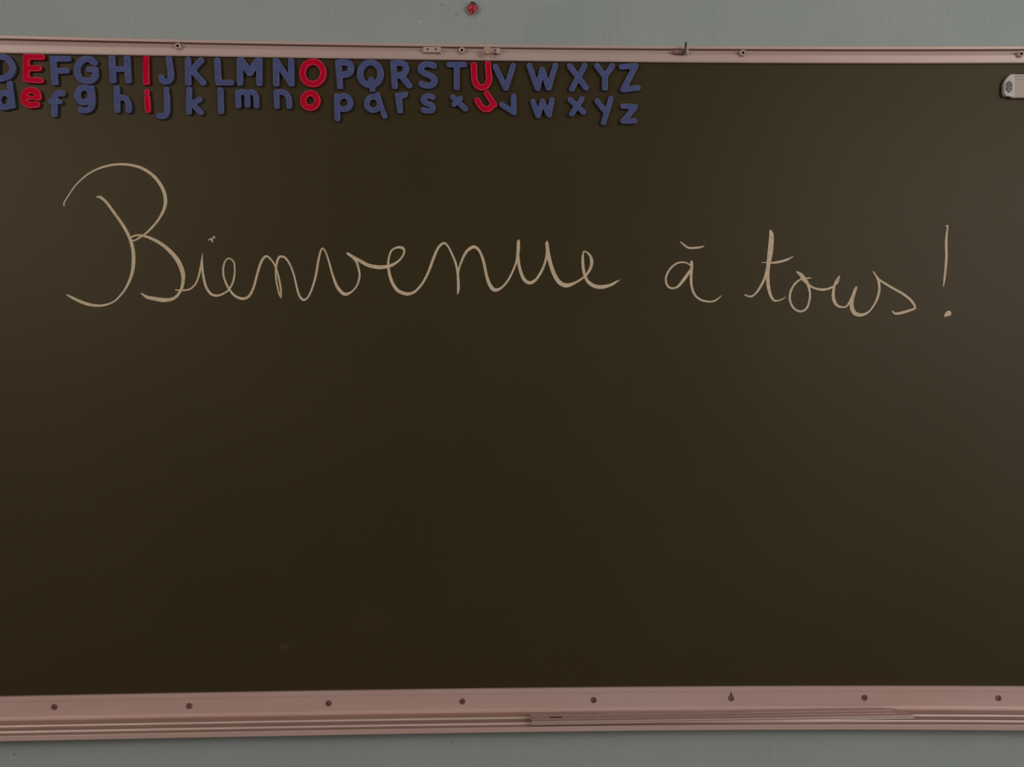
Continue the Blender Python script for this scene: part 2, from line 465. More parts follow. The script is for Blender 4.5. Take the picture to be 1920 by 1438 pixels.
def ridge(name, fr, yguess, h):
    y = yguess
    for _ in range(20):                       # depth at which the floor plane is seen at this height of the frame
        y += (zv(0.0, y, tray_v(fr)) - (floor_z(0.0) + h)) * 2.0
    def sec(x):
        zf = floor_z(x) - 0.0006
        return [(y + 0.0016, zf), (y - 0.0012, zf), (y - 0.0010, zf + h - 0.0002), (y - 0.0005, zf + h + 0.0006), (y + 0.0009, zf + h + 0.0006), (y + 0.0014, zf + h - 0.0004)]
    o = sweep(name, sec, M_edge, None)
    o.parent = tray
    return y
RIDGE_H = 0.0026
ry1 = ridge('tray_ridge', 0.655, -0.03, RIDGE_H)
ry2 = ridge('tray_ridge', 0.780, -0.05, RIDGE_H)
# side frames of the board (beyond the picture)
for xa, xb in ((BX0 - 0.03, BX0), (BX1, BX1 + 0.03)):
    xm = BX0 if xa < 0 else BX1
    bm = bmesh.new(); add_box(bm, xa, xb, -0.012, WALL_Y, zv(xm, 0, tray_v(.5)), zv(xm, 0, rail_v(0)), 0.002)
    keep(from_bm('side_frame', bm, M_rail), board)

# screws of the tray flange
bm = bmesh.new()
add_lathe_y(bm, 0, 0, [(0.0058, 0.0004), (0.0058, -0.0007), (0.0050, -0.0014), (0.0024, -0.0012)], 20, 0)
add_lathe_y(bm, 0, 0, [(0.0024, -0.0012), (0.0016, -0.0002), (0.0, 0.0003)], 20, 1)
bmesh.ops.remove_doubles(bm, verts=bm.verts, dist=1e-6); bmesh.ops.recalc_face_normals(bm, faces=bm.faces)
screw_mesh = bpy.data.meshes.new('screw'); bm.to_mesh(screw_mesh); bm.free()
M_screwd, nt, b = mat('dull_tray_screw', lin(138, 98, 90), 0.5, metallic=0.2)
noise_mix(nt, b, lin(126, 88, 80), lin(152, 112, 102), 260.0)
screw_mesh.materials.append(M_screwd); screw_mesh.materials.append(M_dark)
for u, v in ((102,1325.5),(355,1323.5),(616,1318.5),(867,1315),(1113,1312.3),(1371,1309),(1621,1308),(1872,1309)):
    o = bpy.data.objects.new('screw', screw_mesh); COL.objects.link(o)
    o.location = unproject(u, v, FL); o.rotation_euler.y = random.uniform(0, 6); o.parent = tray
    o.matrix_parent_inverse = tray.matrix_world.inverted()
for o in list(tray.children): o.matrix_parent_inverse = Matrix.Identity(4)
# tray sits under 'board' with an inverse, so its children keep world coordinates
# a dried drip mark on the sixth screw
def blob(name, u, v, ru, rv, y, m, parent, n=14, jag=0.25, rot=0.0):
    bm = bmesh.new(); c = unproject(u, v, y)
    ring0, ring1 = [], []
    for i in range(n):
        a = 2*math.pi*i/n; k = 1 + random.uniform(-jag, jag)
        dx, dz = ru*k*math.cos(a), rv*k*math.sin(a)
        dx, dz = dx*math.cos(rot) - dz*math.sin(rot), dx*math.sin(rot) + dz*math.cos(rot)
        ring0.append(bm.verts.new((c.x + dx/1000, y, c.z + dz/1000)))
        ring1.append(bm.verts.new((c.x + .8*dx/1000, y - 0.0004, c.z + .8*dz/1000)))
    for i in range(n): bm.faces.new((ring0[i], ring0[(i+1) % n], ring1[(i+1) % n], ring1[i]))
    bm.faces.new(ring1)
    o = from_bm(name, bm, m)
    o.parent = parent
    return o
blob('drip_mark', 1371, 1303, 2.2, 5.0, FL, M_dark, tray, jag=0.2)

# cup screws of the top rail
bm = bmesh.new()
add_lathe_y(bm, 0, 0, [(0.0056, 0.0), (0.0056, -0.0055), (0.0046, -0.0065), (0.0026, -0.0058)], 22, 0)
add_lathe_y(bm, 0, 0, [(0.0026, -0.0058), (0.0020, -0.0020), (0.0, -0.0015)], 22, 1)
bmesh.ops.remove_doubles(bm, verts=bm.verts, dist=1e-6); bmesh.ops.recalc_face_normals(bm, faces=bm.faces)
cup_mesh = bpy.data.meshes.new('cup_screw'); bm.to_mesh(cup_mesh); bm.free()
M_cup, nt, b = mat('pale_cup_washer', lin(214, 186, 178), 0.4, metallic=0.1)
noise_mix(nt, b, lin(210, 182, 174), lin(222, 198, 192), 260.0)
cup_mesh.materials.append(M_cup); cup_mesh.materials.append(M_dark)
for u, v in ((332.5, 85.5), (866, 93.5), (1393.5, 98.3), (1915.5, 100.3)):
    o = bpy.data.objects.new('cup_screw', cup_mesh); COL.objects.link(o)
    o.location = unproject(u, v, -0.0125) + Vector((0, 0.0065, 0)); o.parent = rail

# fittings that slide in the rail
def pbox(bm, u0, u1, v0, v1, yf, yb, bevel=0.0, m=0):
    a = unproject(u0, v0, yf); c = unproject(u1, v1, yf)
    add_box(bm, a.x, c.x, yf, yb, c.z, a.z, bevel, m)
g = tag(empty('rail_slider', unproject(810, 98, -0.006)), 'pink rectangular slider plate with two small holes in the top rail', 'rail fitting', 'fittings in the top rail')
bm = bmesh.new(); pbox(bm, 793.5, 825.5, 87.5, 98, -0.0125, -0.0045, 0.0006); keep(from_bm('plate', bm, M_rail), g)
bm = bmesh.new(); pbox(bm, 822.8, 826.0, 86.9, 98.2, -0.0145, -0.0045, 0.0006); keep(from_bm('raised_end', bm, M_rail), g)
for u in (802, 817):
    c = unproject(u, 92.3, -0.0125)
    bm = bmesh.new()
    add_lathe_y(bm, c.x, c.z, [(0.0027, -0.0124), (0.0027, -0.0131), (0.0018, -0.0131)], 14, 0)
    add_lathe_y(bm, c.x, c.z, [(0.0018, -0.0131), (0.0012, -0.0126), (0.0, -0.0126)], 14, 1)
    keep(from_bm('rivet', bm, [M_rail, M_dark]), g)

g = tag(empty('round_rail_clamp', unproject(914, 101, -0.006)), 'beige round knob with a flat side tab in the top rail', 'rail fitting', 'fittings in the top rail')
c = unproject(914, 93.6, -0.022)
bm = bmesh.new(); add_lathe_y(bm, c.x, c.z, [(0.0, -0.0062), (0.003, -0.0062), (0.003, -0.0165), (0.0072, -0.0165), (0.0076, -0.0175), (0.0076, -0.0205), (0.0068, -0.022), (0.0, -0.0224)], 28)
keep(from_bm('knob', bm, M_knob), g)
bm = bmesh.new(); pbox(bm, 916, 934, 90, 99, -0.0105, -0.0045, 0.0005); keep(from_bm('tab', bm, M_rail), g)
bm = bmesh.new(); pbox(bm, 930.5, 937, 89.5, 100, -0.0130, -0.0045, 0.0008); keep(from_bm('raised_end', bm, M_rail), g)
c = unproject(928, 94, -0.0105); bm = bmesh.new(); add_lathe_y(bm, c.x, c.z, [(0.0020, -0.0104), (0.0020, -0.0109), (0.0, -0.0109)], 12); keep(from_bm('rivet', bm, M_brown), g)

g = tag(empty('rail_hook', unproject(1280, 101, -0.006)), 'dark upright metal hook pin on a brown slider in the top rail', 'rail fitting', 'fittings in the top rail')
bm = bmesh.new(); pbox(bm, 1264, 1284, 92.8, 100.6, -0.0125, -0.0045, 0.0008); keep(from_bm('slider', bm, M_brown), g)
bm = bmesh.new(); pbox(bm, 1272, 1281, 96.2, 99.2, -0.0140, -0.012, 0.0005); keep(from_bm('clamp', bm, M_brown), g)
bm = bmesh.new(); pbox(bm, 1283, 1291, 91.5, 100.8, -0.0135, -0.0045, 0.0008); keep(from_bm('raised_end', bm, M_rail), g)
bm = bmesh.new()
a = unproject(1286.2, 79.5, -0.021); c = unproject(1284.6, 98, -0.0165)
for k, (p, r) in enumerate([(a, .0012), (a - Vector((0, 0, .0006)), .0020), (c, .0022), (c - Vector((0, 0, .0012)), .0014)]):
    ring = [bm.verts.new((p.x + r*math.cos(2*math.pi*i/12), p.y + r*math.sin(2*math.pi*i/12), p.z)) for i in range(12)]
    if k:
        for i in range(12): bm.faces.new((pr[i], pr[(i+1) % 12], ring[(i+1) % 12], ring[i]))
    else: bm.faces.new(ring)
    pr = ring
bm.faces.new(pr)
keep(from_bm('pin', bm, M_pin, smooth=True), g)
c2_ = unproject(1284.6, 97.2, -0.0165)
bm = bmesh.new(); add_lathe_y(bm, c2_.x, c2_.z, [(0.0, -0.0168), (0.0019, -0.0165), (0.0019, -0.0130), (0.0, -0.0130)], 12); keep(from_bm('pin_foot', bm, M_pin), g)

# ------------------------------------------------------------------ letter magnets
TH = 0.0062
CROP = {'A': (0, 90, 9.6), 'B': (190, 90, 9.6), 'C': (380, 90, 8.0), 'D': (600, 100, 1920/230.), 'E': (780, 100, 1920/220.), 'F': (980, 100, 8.0)}
def ell(cx, cy, rx, ry, w, a0=0, a1=360, n=48):
    return ('s', w, [(cx + rx*math.cos(math.radians(a0 + (a1-a0)*i/n)), cy + ry*math.sin(math.radians(a0 + (a1-a0)*i/n))) for i in range(n + 1)])
S = lambda w, *p: ('s', w, list(p))          # straight chain
C = lambda w, *p: ('c', w, list(p))          # smooth chain
P = lambda r, *p: ('p', r, list(p))          # filled polygon with rounded corners
LET = [
 ('D','A',[S(118,(-85,150),(-85,545)), C(118,(-85,148),(20,148),(135,195),(222,350),(160,490),(30,545),(-85,545))]),
 ('E','A',[P(24,(432,112),(505,112),(497,585),(421,575)), S(112,(470,145),(748,157)), S(110,(470,362),(690,360)), P(22,(421,530),(500,520),(520,600),(421,577)), S(108,(475,565),(724,582))]),
 ('F','A',[P(28,(914,160),(972,158),(1012,640),(950,645)), P(28,(914,160),(1000,158),(1000,215),(920,220)), S(112,(960,188),(1218,188)), S(112,(985,412),(1188,402))]),
 ('G','A',[C(122,(1690,258),(1625,208),(1545,192),(1450,235),(1386,340),(1390,470),(1455,560),(1560,590),(1650,570),(1706,500)), S(118,(1706,500),(1706,385)), S(104,(1592,385),(1700,382))]),
 ('H','B',[S(116,(182,165),(202,580)), S(118,(455,165),(478,580)), S(106,(200,376),(450,376))]),
 ('I','B',[P(16,(748,136),(836,134),(846,642),(762,644))]),
 ('J','B',[C(114,(1205,180),(1228,330),(1244,450),(1232,545),(1195,592),(1145,603),(1095,582),(1072,525))]),
 ('K','B',[S(112,(1552,208),(1556,600)), P(26,(1524,560),(1586,560),(1586,650),(1530,650)), S(114,(1790,216),(1590,425)), S(116,(1630,400),(1826,618))]),
 ('L','C',[S(96,(212,182),(230,500)), P(22,(206,440),(255,440),(258,535),(212,535)), S(90,(240,516),(422,516))]),
 ('M','C',[S(94,(553,182),(555,522)), S(92,(845,182),(845,526)), S(112,(565,175),(702,362),(835,175)), P(20,(530,160),(575,160),(575,200),(530,200)), P(20,(822,160),(866,160),(866,200),(822,200))]),
 ('N','C',[S(94,(1095,185),(1100,532)), S(92,(1322,185),(1328,530)), S(96,(1098,185),(1326,530)), P(16,(1066,160),(1120,160),(1120,200),(1066,200))]),
 ('O','C',[ell(1650,370,157,168,98)]),
 ('P','D',[P(18,(250,118),(318,118),(338,540),(285,540)), P(18,(250,118),(350,118),(350,165),(252,165)), C(104,(290,140),(400,140),(468,175),(483,240),(460,295),(400,328),(305,334))]),
 ('Q','D',[ell(785,315,162,178,102), S(94,(797,412),(818,558))]),
 ('R','D',[S(96,(1146,150),(1168,512)), P(20,(1120,125),(1200,125),(1200,170),(1120,170)), C(100,(1160,148),(1265,148),(1330,180),(1346,240),(1320,300),(1260,335),(1170,345)), S(98,(1270,345),(1396,500))]),
 ('S','D',[C(98,(1780,190),(1720,170),(1645,168),(1585,205),(1578,262),(1635,310),(1725,345),(1785,398),(1780,462),(1715,503),(1630,495),(1588,472))]),
 ('T','E',[S(94,(542,182),(788,180)), S(98,(665,190),(665,548)), P(26,(642,520),(690,520),(688,574),(646,574))]),
 ('U','E',[C(102,(946,190),(950,320),(958,430),(1000,520),(1075,556),(1150,525),(1194,430),(1188,300),(1176,170))]),
 ('V','E',[S(92,(1300,215),(1468,566),(1590,195))]),
 ('W','F',[S(86,(100,180),(222,520),(294,236),(390,516),(490,178))]),
 ('X','F',[S(86,(706,185),(950,512)), S(86,(930,180),(736,532))]),
 ('Y','F',[S(86,(1116,182),(1236,340),(1345,182)), S(90,(1236,340),(1236,510)), P(22,(1213,500),(1258,500),(1258,532),(1213,532))]),
 ('Z','F',[S(88,(1486,198),(1690,186)), S(94,(1692,186),(1512,535)), S(88,(1510,540),(1730,514))]),
 ('d','A',[P(18,(130,612),(192,604),(252,1064),(165,1080)), ell(70,935,118,128,114)]),
 ('e','A',[S(78,(450,890),(690,893)), C(122,(682,885),(655,795),(550,755),(455,795),(416,890),(450,980),(535,1020),(650,1012))]),
 ('f','A',[C(114,(1112,818),(1045,806),(990,850),(972,950)), S(116,(972,940),(966,1188)), S(92,(898,955),(1066,965))]),
 ('g','A',[ell(1508,842,124,132,118), P(22,(1595,692),(1662,690),(1682,900),(1600,900)), C(112,(1640,760),(1650,900),(1645,1020),(1595,1098),(1520,1122),(1450,1112))]),
 ('h','B',[S(110,(270,718),(276,1112)), C(108,(280,940),(320,898),(375,888),(440,918),(478,985),(486,1050),(486,1114))]),
 ('i','B',[S(98,(812,782),(813,786)), S(72,(812,790),(818,880)), S(108,(819,895),(833,1112))]),
 ('j','B',[S(96,(1164,738),(1165,745)), S(84,(1165,745),(1168,840)), C(110,(1168,830),(1174,960),(1176,1090),(1155,1190),(1100,1226),(1032,1215))]),
 ('k','B',[S(104,(1574,740),(1569,1150)), S(100,(1765,922),(1610,1000)), S(106,(1630,1005),(1782,1156))]),
 ('l','C',[S(88,(262,628),(270,930)), P(20,(246,900),(292,900),(294,972),(252,974))]),
 ('m','C',[S(86,(526,662),(531,862)), S(86,(665,690),(668,855)), S(86,(798,730),(803,864)), C(86,(528,662),(600,656),(650,680),(667,745)), C(86,(650,680),(715,657),(775,680),(800,745))]),
 ('n','C',[S(86,(1102,656),(1108,872)), C(88,(1108,668),(1185,656),(1255,690),(1290,765),(1294,872))]),
 ('o','C',[ell(1612,785,108,110,94)]),
 ('p','D',[S(92,(260,664),(268,1018)), ell(368,768,106,106,90), P(16,(232,640),(280,650),(280,700),(236,700))]),
 ('q','D',[ell(830,782,103,105,88), S(84,(888,650),(1010,982)), P(18,(880,622),(912,622),(940,700),(890,700))]),
 ('r','D',[P(18,(1186,634),(1258,640),(1280,918),(1228,920)), P(18,(1190,636),(1290,620),(1354,610),(1352,664),(1300,684),(1240,716))]),
 ('s','D',[C(92,(1762,682),(1700,662),(1640,682),(1618,730),(1665,775),(1735,800),(1768,850),(1735,893),(1665,896),(1616,880))]),
 ('t','E',[S(92,(604,714),(806,905)), S(88,(722,734),(622,830))]),
 ('u','E',[C(96,(1000,765),(1050,845),(1100,898),(1160,915),(1215,890),(1250,830)), S(92,(1156,650),(1284,838))]),
 ('v','E',[S(90,(1400,832),(1602,966)), S(92,(1595,700),(1602,966))]),
 ('w','F',[S(82,(156,722),(230,930),(298,714),(396,922),(440,694)), ]),
 ('x','F',[S(82,(714,694),(914,880)), S(82,(890,680),(736,908))]),
 ('y','F',[S(82,(1120,714),(1236,860)), S(82,(1325,676),(1214,1038))]),
 ('z','F',[S(84,(1506,790),(1688,796)), S(88,(1686,800),(1510,1012)), S(84,(1506,1014),(1680,1010))]),
]
LABELX = {'D': ', cut off by the left edge', 'd': ', cut off by the left edge', 't': ', tilted like a small cross', 'u': ', tilted under the capital U', 'v': ', tilted beside the red letter u',
          'q': ', its stem slanting right'}
for ch, cr, prims in LET:
    ox, oy, sc = CROP[cr]
    allp = []; conv = []
    for kind, w, pts in prims:
        q = [(ox + x / sc, oy + y / sc) for x, y in pts]
        if kind == 'c': q = [tuple(p) for p in catmull(q, 8)]
        conv.append((kind, w / sc, q)); allp += q
    A = np.array(allp); step = 0.4
    gx0, gy0 = A[:, 0].min() - 12, A[:, 1].min() - 12
    W = int((A[:, 0].max() + 12 - gx0) / step) + 1; H = int((A[:, 1].max() + 12 - gy0) / step) + 1
    G = np.full((H, W), 9.0)
    for kind, w, q in conv:
        if kind == 'p':
            X, Y = np.meshgrid(gx0 + step * np.arange(W), gy0 + step * np.arange(H))
            G = np.minimum(G, sd_poly(X, Y, q, w))
        else: ink(G, gx0, gy0, step, [(x, y, w) for x, y in q])
    if ch.isupper():                       # the capitals butt against the rail above them
        us = gx0 + step * np.arange(W)
        lim = np.array([rail_bot(u) for u in us]) + 0.9
        Yg = gy0 + step * np.arange(H)
        G = np.maximum(G, lim[None, :] - Yg[:, None])
    for _ in range(2):                     # soften the knife-cut corners a little
        Gp = np.pad(G, 1, mode='edge')
        G = (4*G + Gp[:-2, 1:-1] + Gp[2:, 1:-1] + Gp[1:-1, :-2] + Gp[1:-1, 2:]) / 8
    loops = [simplify(l, 0.05) for l in contours(G, gx0, gy0, step)]
    red = ch in 'EIOUeiou'
    me = outline_mesh('letter_magnet', loops, -TH - 0.0003, TH, 0.0016, 2)
    me.materials.clear()
    o = link('letter_magnet', me, [M_red, M_redrim] if red else [M_blue, M_bluerim])
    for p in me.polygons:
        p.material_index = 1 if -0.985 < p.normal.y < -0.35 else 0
    rebase(o)
    tag(o, '%s foam %s letter %s magnet%s' % ('red' if red else 'blue', 'capital' if ch.isupper() else 'lowercase', ch, LABELX.get(ch, ' on the chalkboard')),
        'letter magnet', 'capital letter magnets' if ch.isupper() else 'lowercase letter magnets')

# ------------------------------------------------------------------ chalk writing
HC = {1: (100, 280, 1798/400.), 2: (380, 400, 4.8), 3: (780, 400, 4.8), 4: (1220, 400, 6.0), 5: (1500, 400, 6.0)}
WORDS = {
 'Bienvenue': [
  (1, [(92,475,10),(89,452,12),(120,400,10),(190,300,11),(290,210,13),(400,155,16),(520,128,18),(640,130,20),(760,165,24),(860,240,26),(925,340,28),(945,430,28),(930,510,24),(880,600,18),(800,690,16),(740,735,14),(690,765,13),(658,768,12),(652,750,12),(680,728,14),(740,725,18),(810,745,22),(900,790,27),(985,860,32),(1050,940,36),(1088,1030,36),(1094,1090,30),(1084,1160,24),(1050,1225,22),(1000,1262,26),(930,1270,34),(860,1260,32),(790,1245,26),(742,1214,10)]),
  (1, [(368,400,12),(400,405,22),(450,450,22),(520,545,22),(590,645,24),(640,740,26),(668,830,28),(676,920,30),(668,1020,28),(640,1110,22),(590,1200,16),(520,1275,14),(450,1308,16),(370,1317,20),(280,1302,26),(200,1270,24),(140,1240,18),(112,1225,6)]),
  (1, [(1030,1185,10),(1080,1189,14),(1150,1178,14),(1200,1130,14),(1230,1050,16),(1248,960,18),(1256,885,6)]),
  (2, [(-4,365,6),(-4,460,16),(5,560,20),(30,660,22),(75,725,22),(130,740,20),(190,720,16),(238,682,16),(275,610,16),(288,520,14),(280,440,14),(238,405,12),(200,435,14),(184,510,16),(195,590,18),(238,682,18),(295,745,22),(365,768,24),(420,740,22),(460,660,20),(490,550,20),(525,440,22),(565,388,20),(605,405,16),(645,460,14),(675,540,16),(695,630,16),(704,700,16),(706,762,6)]),
  (2, [(704,762,6),(690,730,12),(668,640,14),(658,550,16),(662,470,18),(680,405,20),(705,388,20),(745,402,18),(790,470,16),(825,570,16),(850,680,18),(875,750,20),(910,778,20),(950,750,16),(990,660,18),(1020,550,20),(1040,430,20),(1060,345,16),(1080,315,14),(1105,345,14),(1135,430,16),(1165,540,18),(1205,650,26),(1250,710,30),(1290,728,28),(1340,705,16),(1385,655,16),(1408,590,18),(1410,530,18),(1385,440,20),(1345,390,24),(1305,362,20)]),
  (2, [(1305,362,22),(1350,390,26),(1420,430,30),(1500,470,32),(1600,485,34),(1690,470,28),(1760,430,18),(1805,375,18),(1812,330,22),(1790,308,24),(1745,308,18),(1700,335,16),(1678,390,16),(1670,460,22),(1682,550,26),(1715,640,28),(1765,700,30),(1840,725,30),(1900,710,22),(1950,665,20),(1990,610,20),(2035,520,22),(2075,410,24),(2120,310,22),(2170,268,20),(2210,300,16),(2250,380,18),(2280,460,20),(2297,560,22),(2302,650,26),(2300,690,24),(2294,728,6)]),
  (3, [(376,600,18),(385,510,16),(410,430,20),(450,350,24),(500,308,28),(535,305,26),(575,345,22),(610,440,24),(635,560,26),(665,645,32),(710,690,32),(770,668,20),(830,600,18),(880,500,18),(908,420,22),(920,330,30),(922,260,28),(925,238,8)]),
  (3, [(918,300,20),(920,400,24),(935,500,26),(970,590,30),(1020,625,30),(1075,600,24),(1130,520,22),(1165,430,20),(1180,340,22),(1178,280,24),(1181,247,8)]),
  (3, [(1178,270,28),(1190,360,32),(1215,470,34),(1260,580,36),(1310,635,38),(1365,648,36),(1430,625,22),(1490,590,18),(1540,545,20),(1575,480,26),(1580,420,28),(1560,370,18),(1515,342,12),(1502,380,18),(1502,450,26),(1512,530,26),(1545,610,28),(1610,655,34),(1680,662,34),(1750,645,26),(1800,618,18),(1835,597,4)]),
  (2, [(52,240,8),(75,230,14),(85,242,16),(86,260,8)]),
  (2, [(72,232,10),(92,220,9),(105,208,10),(108,228,6)]),
 ],
 'à': [
  (4, [(335,318,10),(375,355,18),(430,388,22),(500,388,24),(560,380,20),(598,370,12)]),
  (4, [(445,582,14),(400,556,16),(345,550,18),(280,570,20),(215,630,22),(175,710,22),(175,780,22),(205,830,22),(255,842,22),(310,820,26),(365,755,34),(410,695,34),(445,640,24)]),
  (4, [(460,545,28),(462,590,34),(458,660,30),(455,750,28),(465,840,26),(500,920,24),(560,970,22),(640,992,20),(700,990,18),(750,965,16),(798,925,6)]),
 ],
 'tous': [
  (4, [(1062,917,14),(1100,932,20),(1145,930,20),(1200,880,22),(1255,790,28),(1290,710,30),(1320,600,36)]),
  (4, [(1350,200,30),(1360,250,50),(1352,370,60),(1340,480,56),(1325,570,44),(1318,680,40),(1322,800,38),(1345,910,32),(1385,975,24),(1430,982,16),(1480,965,12),(1520,940,6)]),
  (4, [(1255,552,8),(1310,552,12),(1390,555,24),(1470,540,26),(1540,518,24),(1600,487,10)]),
  (4, [(1645,658,16),(1690,690,40),(1725,740,50),(1765,790,34),(1790,880,24),(1790,960,22),(1765,1050,22),(1720,1095,22),(1665,1100,22),(1605,1060,22),(1568,980,24),(1572,890,24),(1610,810,22),(1665,755,20),(1730,732,16),(1798,728,14)]),
  (5, [(65,760,30),(100,805,24),(160,840,22),(240,857,28),(320,848,24),(380,815,20),(425,770,18),(448,700,6)]),
  (5, [(446,702,10),(405,760,18),(382,840,28),(374,920,34),(387,990,36),(425,1040,28),(480,1055,20),(530,1040,20),(570,970,22),(610,890,26),(640,825,10)]),
  (5, [(632,835,26),(610,890,34),(587,970,40),(582,1050,44),(612,1118,46),(670,1142,40),(740,1128,26),(800,1080,18),(860,980,24),(890,880,28),(890,790,26),(870,730,22),(825,652,8)]),
  (5, [(825,655,12),(880,735,22),(950,785,24),(1050,845,26),(1150,900,26),(1230,960,26),(1280,1020,26),(1298,1068,20)]),
  (5, [(1296,1070,20),(1240,1090,26),(1160,1115,30),(1090,1128,26),(1060,1120,22),(1038,1095,10)]),
 ],
 '!': [
  (5, [(1640,145,10),(1660,137,14),(1662,160,16),(1650,240,22),(1645,350,28),(1648,470,28),(1640,600,26),(1625,740,22),(1613,822,8)]),
  (5, [(1630,1165,10),(1640,1138,26),(1675,1115,40),(1685,1135,30),(1650,1148,22)]),
 ],
}
for word, strokes in WORDS.items():
    chains = []
    for cr, pts in strokes:
        ox, oy, sc = HC[cr]
        chains.append(catmull([(ox + x/sc, oy + y/sc, w/sc) for x, y, w in pts], 8))
    A = np.vstack(chains); step = 0.4
    gx0, gy0 = A[:, 0].min() - 8, A[:, 1].min() - 8
    W = int((A[:, 0].max() + 8 - gx0) / step) + 1; H = int((A[:, 1].max() + 8 - gy0) / step) + 1
    G = np.full((H, W), 3.0)
    for c in chains: ink(G, gx0, gy0, step, [(p[0], p[1], max(0.9, p[2])) for p in c])
    loops = [simplify(l, 0.05) for l in contours(G, gx0, gy0, step)]
    me = outline_mesh('chalk_word', loops, -0.0005, 0.0005, 0.0, 0)
    me.materials.clear()
    o = link('chalk_exclamation_mark' if word == '!' else 'chalk_word', me, M_chalk)
    keep(o, board)
    tag(o, 'pale chalk handwriting reading %s' % word if word != '!' else 'pale chalk exclamation mark')

# ------------------------------------------------------------------ metal strip lying in the tray
pa = -0.068; 
def on_tray(u, v, h):
    """Point of the tray's ridge-top plane seen at (u, v)."""
    y = -0.05
    for _ in range(30):
        p = unproject(u, v, y)
        y += (p.z - (floor_z(p.x) + h)) * 2.0
    return unproject(u, v, y)
TOPZ = RIDGE_H + 0.0006
fl_, fr_ = on_tray(997, 1359.0, TOPZ), on_tray(1715, 1347.0, TOPZ)
ex = (fr_ - fl_); LEN = ex.length; ex.normalize()
ey = Vector((0, 0, 1)).cross(ex).normalized(); ez = ex.cross(ey)
strip = tag(empty('metal_strip', fl_), 'long thin pinkish metal strip lying at a slant in the chalk tray', 'strip')
strip.matrix_world = Matrix.Translation(fl_) @ Matrix((ex, ey, ez)).transposed().to_4x4()
WID, THK = 0.040, 0.0052
outl = [(0, 0), (LEN, 0), (LEN, 0.008)]
for i in range(11):
    t = i / 10 * math.pi / 2
    outl.append((LEN - 0.045 + 0.045*math.cos(t), 0.008 + (WID - 0.008)*math.sin(t)))
outl += [(0.0, WID)]
bm = bmesh.new()
lo = [bm.verts.new((x, y, 0.0006)) for x, y in outl]; hi = [bm.verts.new((x, y, THK - 0.0014)) for x, y in outl]
n_ = len(outl)
for i in range(n_): bm.faces.new((lo[i], lo[(i+1) % n_], hi[(i+1) % n_], hi[i]))
bm.faces.new(lo[::-1]); bm.faces.new(hi)
from_bm('body', bm, M_ruler, strip)
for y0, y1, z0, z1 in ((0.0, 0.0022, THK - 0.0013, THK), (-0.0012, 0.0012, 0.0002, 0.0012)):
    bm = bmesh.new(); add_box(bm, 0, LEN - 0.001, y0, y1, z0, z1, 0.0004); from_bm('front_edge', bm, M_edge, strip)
for y0, y1 in ((0.0135, 0.0165), (0.026, 0.029)):
    bm = bmesh.new(); add_box(bm, 0, LEN - 0.03, y0, y1, THK - 0.0018, THK - 0.0004, 0.0004); from_bm('rib', bm, M_ruler, strip)
bm = bmesh.new(); add_box(bm, 0.034, 0.057, 0.0185, 0.0225, THK - 0.0016, THK - 0.0011); from_bm('slot', bm, M_dark, strip)

# ------------------------------------------------------------------ white bar stuck to the board at the right
def wp(x, y): return (1860 + x/11.06, 70 + y/11.06)
g = tag(empty('magnetic_bar', unproject(1900, 183, -0.001)), 'off-white bar with a rounded end and dark hexagon at the right edge of the chalkboard', 'bar')
cap = [wp(*p) for p in ((400,760),(330,815),(285,880),(258,950),(250,1040),(252,1130),(262,1180),(290,1212),(330,1222),(385,1228),(430,1243),(478,1252),(490,1252),(490,760))]
me = outline_mesh('end_cap', [np.array(cap)], -0.0085, 0.008, 0.0010, 2); me.materials.clear()
keep(link('end_cap', me, M_white), g)
body = [wp(*p) for p in ((486,764),(2000,764),(2000,1250),(486,1250))]
me = outline_mesh('bar_body', [np.array(body)], -0.0080, 0.0075, 0.0008, 2); me.materials.clear()
keep(link('bar_body', me, M_bar), g)
for ya, yb in ((770, 806), (828, 862)):
    q = [wp(*p) for p in ((486,ya),(2000,ya),(2000,yb),(486,yb))]
    me = outline_mesh('bar_ridge', [np.array(q)], -0.0092, 0.0015, 0.0005, 1); me.materials.clear()
    keep(link('bar_ridge', me, M_white), g)
hx = [wp(*p) for p in ((358,892),(425,945),(428,1075),(352,1152),(288,1085),(290,950))]
me = outline_mesh('hexagon', [np.array(hx)], -0.0092, 0.0012, 0.0004, 1); me.materials.clear()
keep(link('hexagon', me, M_hex), g)
nb = [wp(*p) for p in ((312,1200),(392,1206),(388,1238),(318,1232))]
me = outline_mesh('foot', [np.array(nb)], -0.0070, 0.0067, 0.0005, 1); me.materials.clear()
keep(link('foot', me, M_hex), g)

# ------------------------------------------------------------------ strawberry on the wall
def sp_(x, y): return (860 + x/38.4, y/38.4)
cB = unproject(*sp_(965, 690), WALL_Y - 0.007); cB.y = WALL_Y
g = tag(empty('strawberry_pin', cB), 'small red strawberry ornament stuck on the wall above the chalkboard', 'ornament')
prof = [(0.0, 1.02), (0.10, 1.0), (0.22, 0.86), (0.42, 0.6), (0.72, 0.2), (0.92, -0.15), (1.0, -0.45), (0.93, -0.72), (0.72, -0.9), (0.4, -1.0), (0.0, -1.02)]
RX, RZ, RYD = 0.0097, 0.0098, 0.0060
bm = bmesh.new(); rings = []
tilt = math.radians(-8)
for r, t in prof:
    ring = []
    for i in range(20):
        a = 2*math.pi*i/20
        x, z = RX*r*math.cos(a), -RZ*t; y = RYD*r*math.sin(a)
        x, z = x*math.cos(tilt) - z*math.sin(tilt), x*math.sin(tilt) + z*math.cos(tilt)
        ring.append((x, y - RYD, z))
    if r == 0: rings.append([bm.verts.new(ring[0])])
    else: rings.append([bm.verts.new(p) for p in ring])
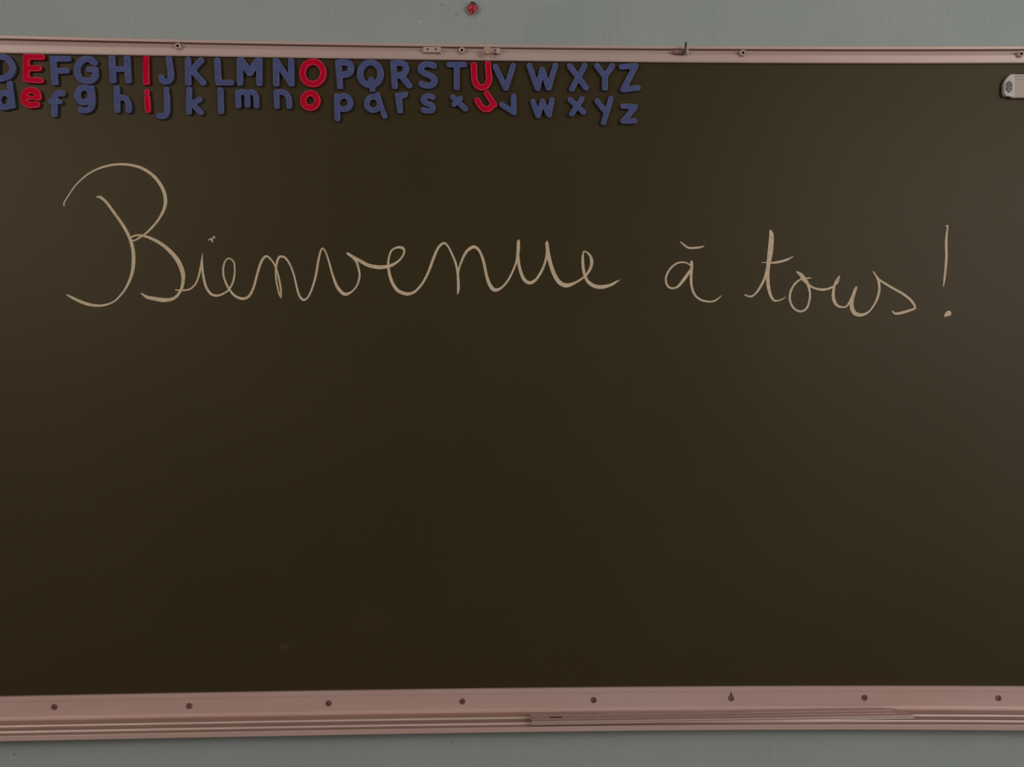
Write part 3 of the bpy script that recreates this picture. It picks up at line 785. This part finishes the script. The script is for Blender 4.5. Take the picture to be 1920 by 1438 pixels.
for a, c in zip(rings[:-1], rings[1:]):
    for i in range(20):
        j = (i+1) % 20
        q = [a[i % len(a)], a[j % len(a)], c[j % len(c)], c[i % len(c)]]; q = [v for k, v in enumerate(q) if v not in q[:k]]
        if len(q) > 2: bm.faces.new(q)
berry = from_bm('berry', bm, M_berry, g, smooth=True)
from mathutils.bvhtree import BVHTree
bv = BVHTree.FromPolygons([v.co for v in berry.data.vertices], [tuple(p.vertices) for p in berry.data.polygons])
bm = bmesh.new(); bmesh.ops.create_uvsphere(bm, u_segments=8, v_segments=6, radius=1.0)
for v in bm.verts: v.co = Vector((v.co.x*0.00105, v.co.y*0.0008, v.co.z*0.0015))
seed_me = bpy.data.meshes.new('seed'); bm.to_mesh(seed_me); bm.free(); seed_me.materials.append(M_seed)
for x, y in ((890,415),(735,530),(1085,480),(930,610),(805,710),(1090,690),(1235,575),(888,880),(1090,850),(905,985),(1205,745)):
    w = unproject(*sp_(x, y), WALL_Y - RYD) - cB
    hit = bv.ray_cast(Vector((w.x, -0.05, w.z)), Vector((0, 1, 0)))
    if hit[0] is None: continue
    o = bpy.data.objects.new('seed', seed_me); COL.objects.link(o); o.parent = berry; o.location = hit[0]
for k, (ang, ln_) in enumerate(((150, 7.0), (115, 7.5), (78, 7.5), (45, 7.0), (8, 8.0), (-25, 7.5), (185, 5.0))):
    a = math.radians(ang); base = unproject(*sp_(1010, 270), WALL_Y - 0.0095) - cB
    d = Vector((math.cos(a), 0, math.sin(a) * 0.8)); s_ = Vector((-math.sin(a), 0, math.cos(a)))
    bm = bmesh.new(); L_ = ln_ / 1000
    top = [bm.verts.new(base + d*L_*t + s_*w*0.001 + Vector((0, 0.0025*t*t - 0.0006, 0))) for t, w in ((0,-1.4),(0.5,-2.0),(1.0,0),(0.5,2.0),(0,1.4))]
    bot = [bm.verts.new(v.co + Vector((0, 0.0012, 0))) for v in top]
    bm.faces.new(top); bm.faces.new(bot[::-1])
    for i in range(5): bm.faces.new((top[i], top[(i+1) % 5], bot[(i+1) % 5], bot[i]))
    from_bm('leaf', bm, M_leaf, g)

# ------------------------------------------------------------------ small marks on the wall
for u, v, a, c, m, rot in ((245, 40.5, 2.6, 2.2, M_chip, 0), (788.5, 41, 3.4, 2.0, M_chip, 0.9), (829, 9.5, 1.3, 1.6, M_fleck, 0), (855.5, 28, 2.0, 1.0, M_fleck, 0),
                           (27, 1414, 1.6, 2.4, M_fleck, 0), (848, 1391, 2.2, 1.4, M_fleck, 0)):
    blob('wall_chip' if m is M_chip else 'wall_scuff', u, v, a, c, WALL_Y, m, wall_front, rot=rot)
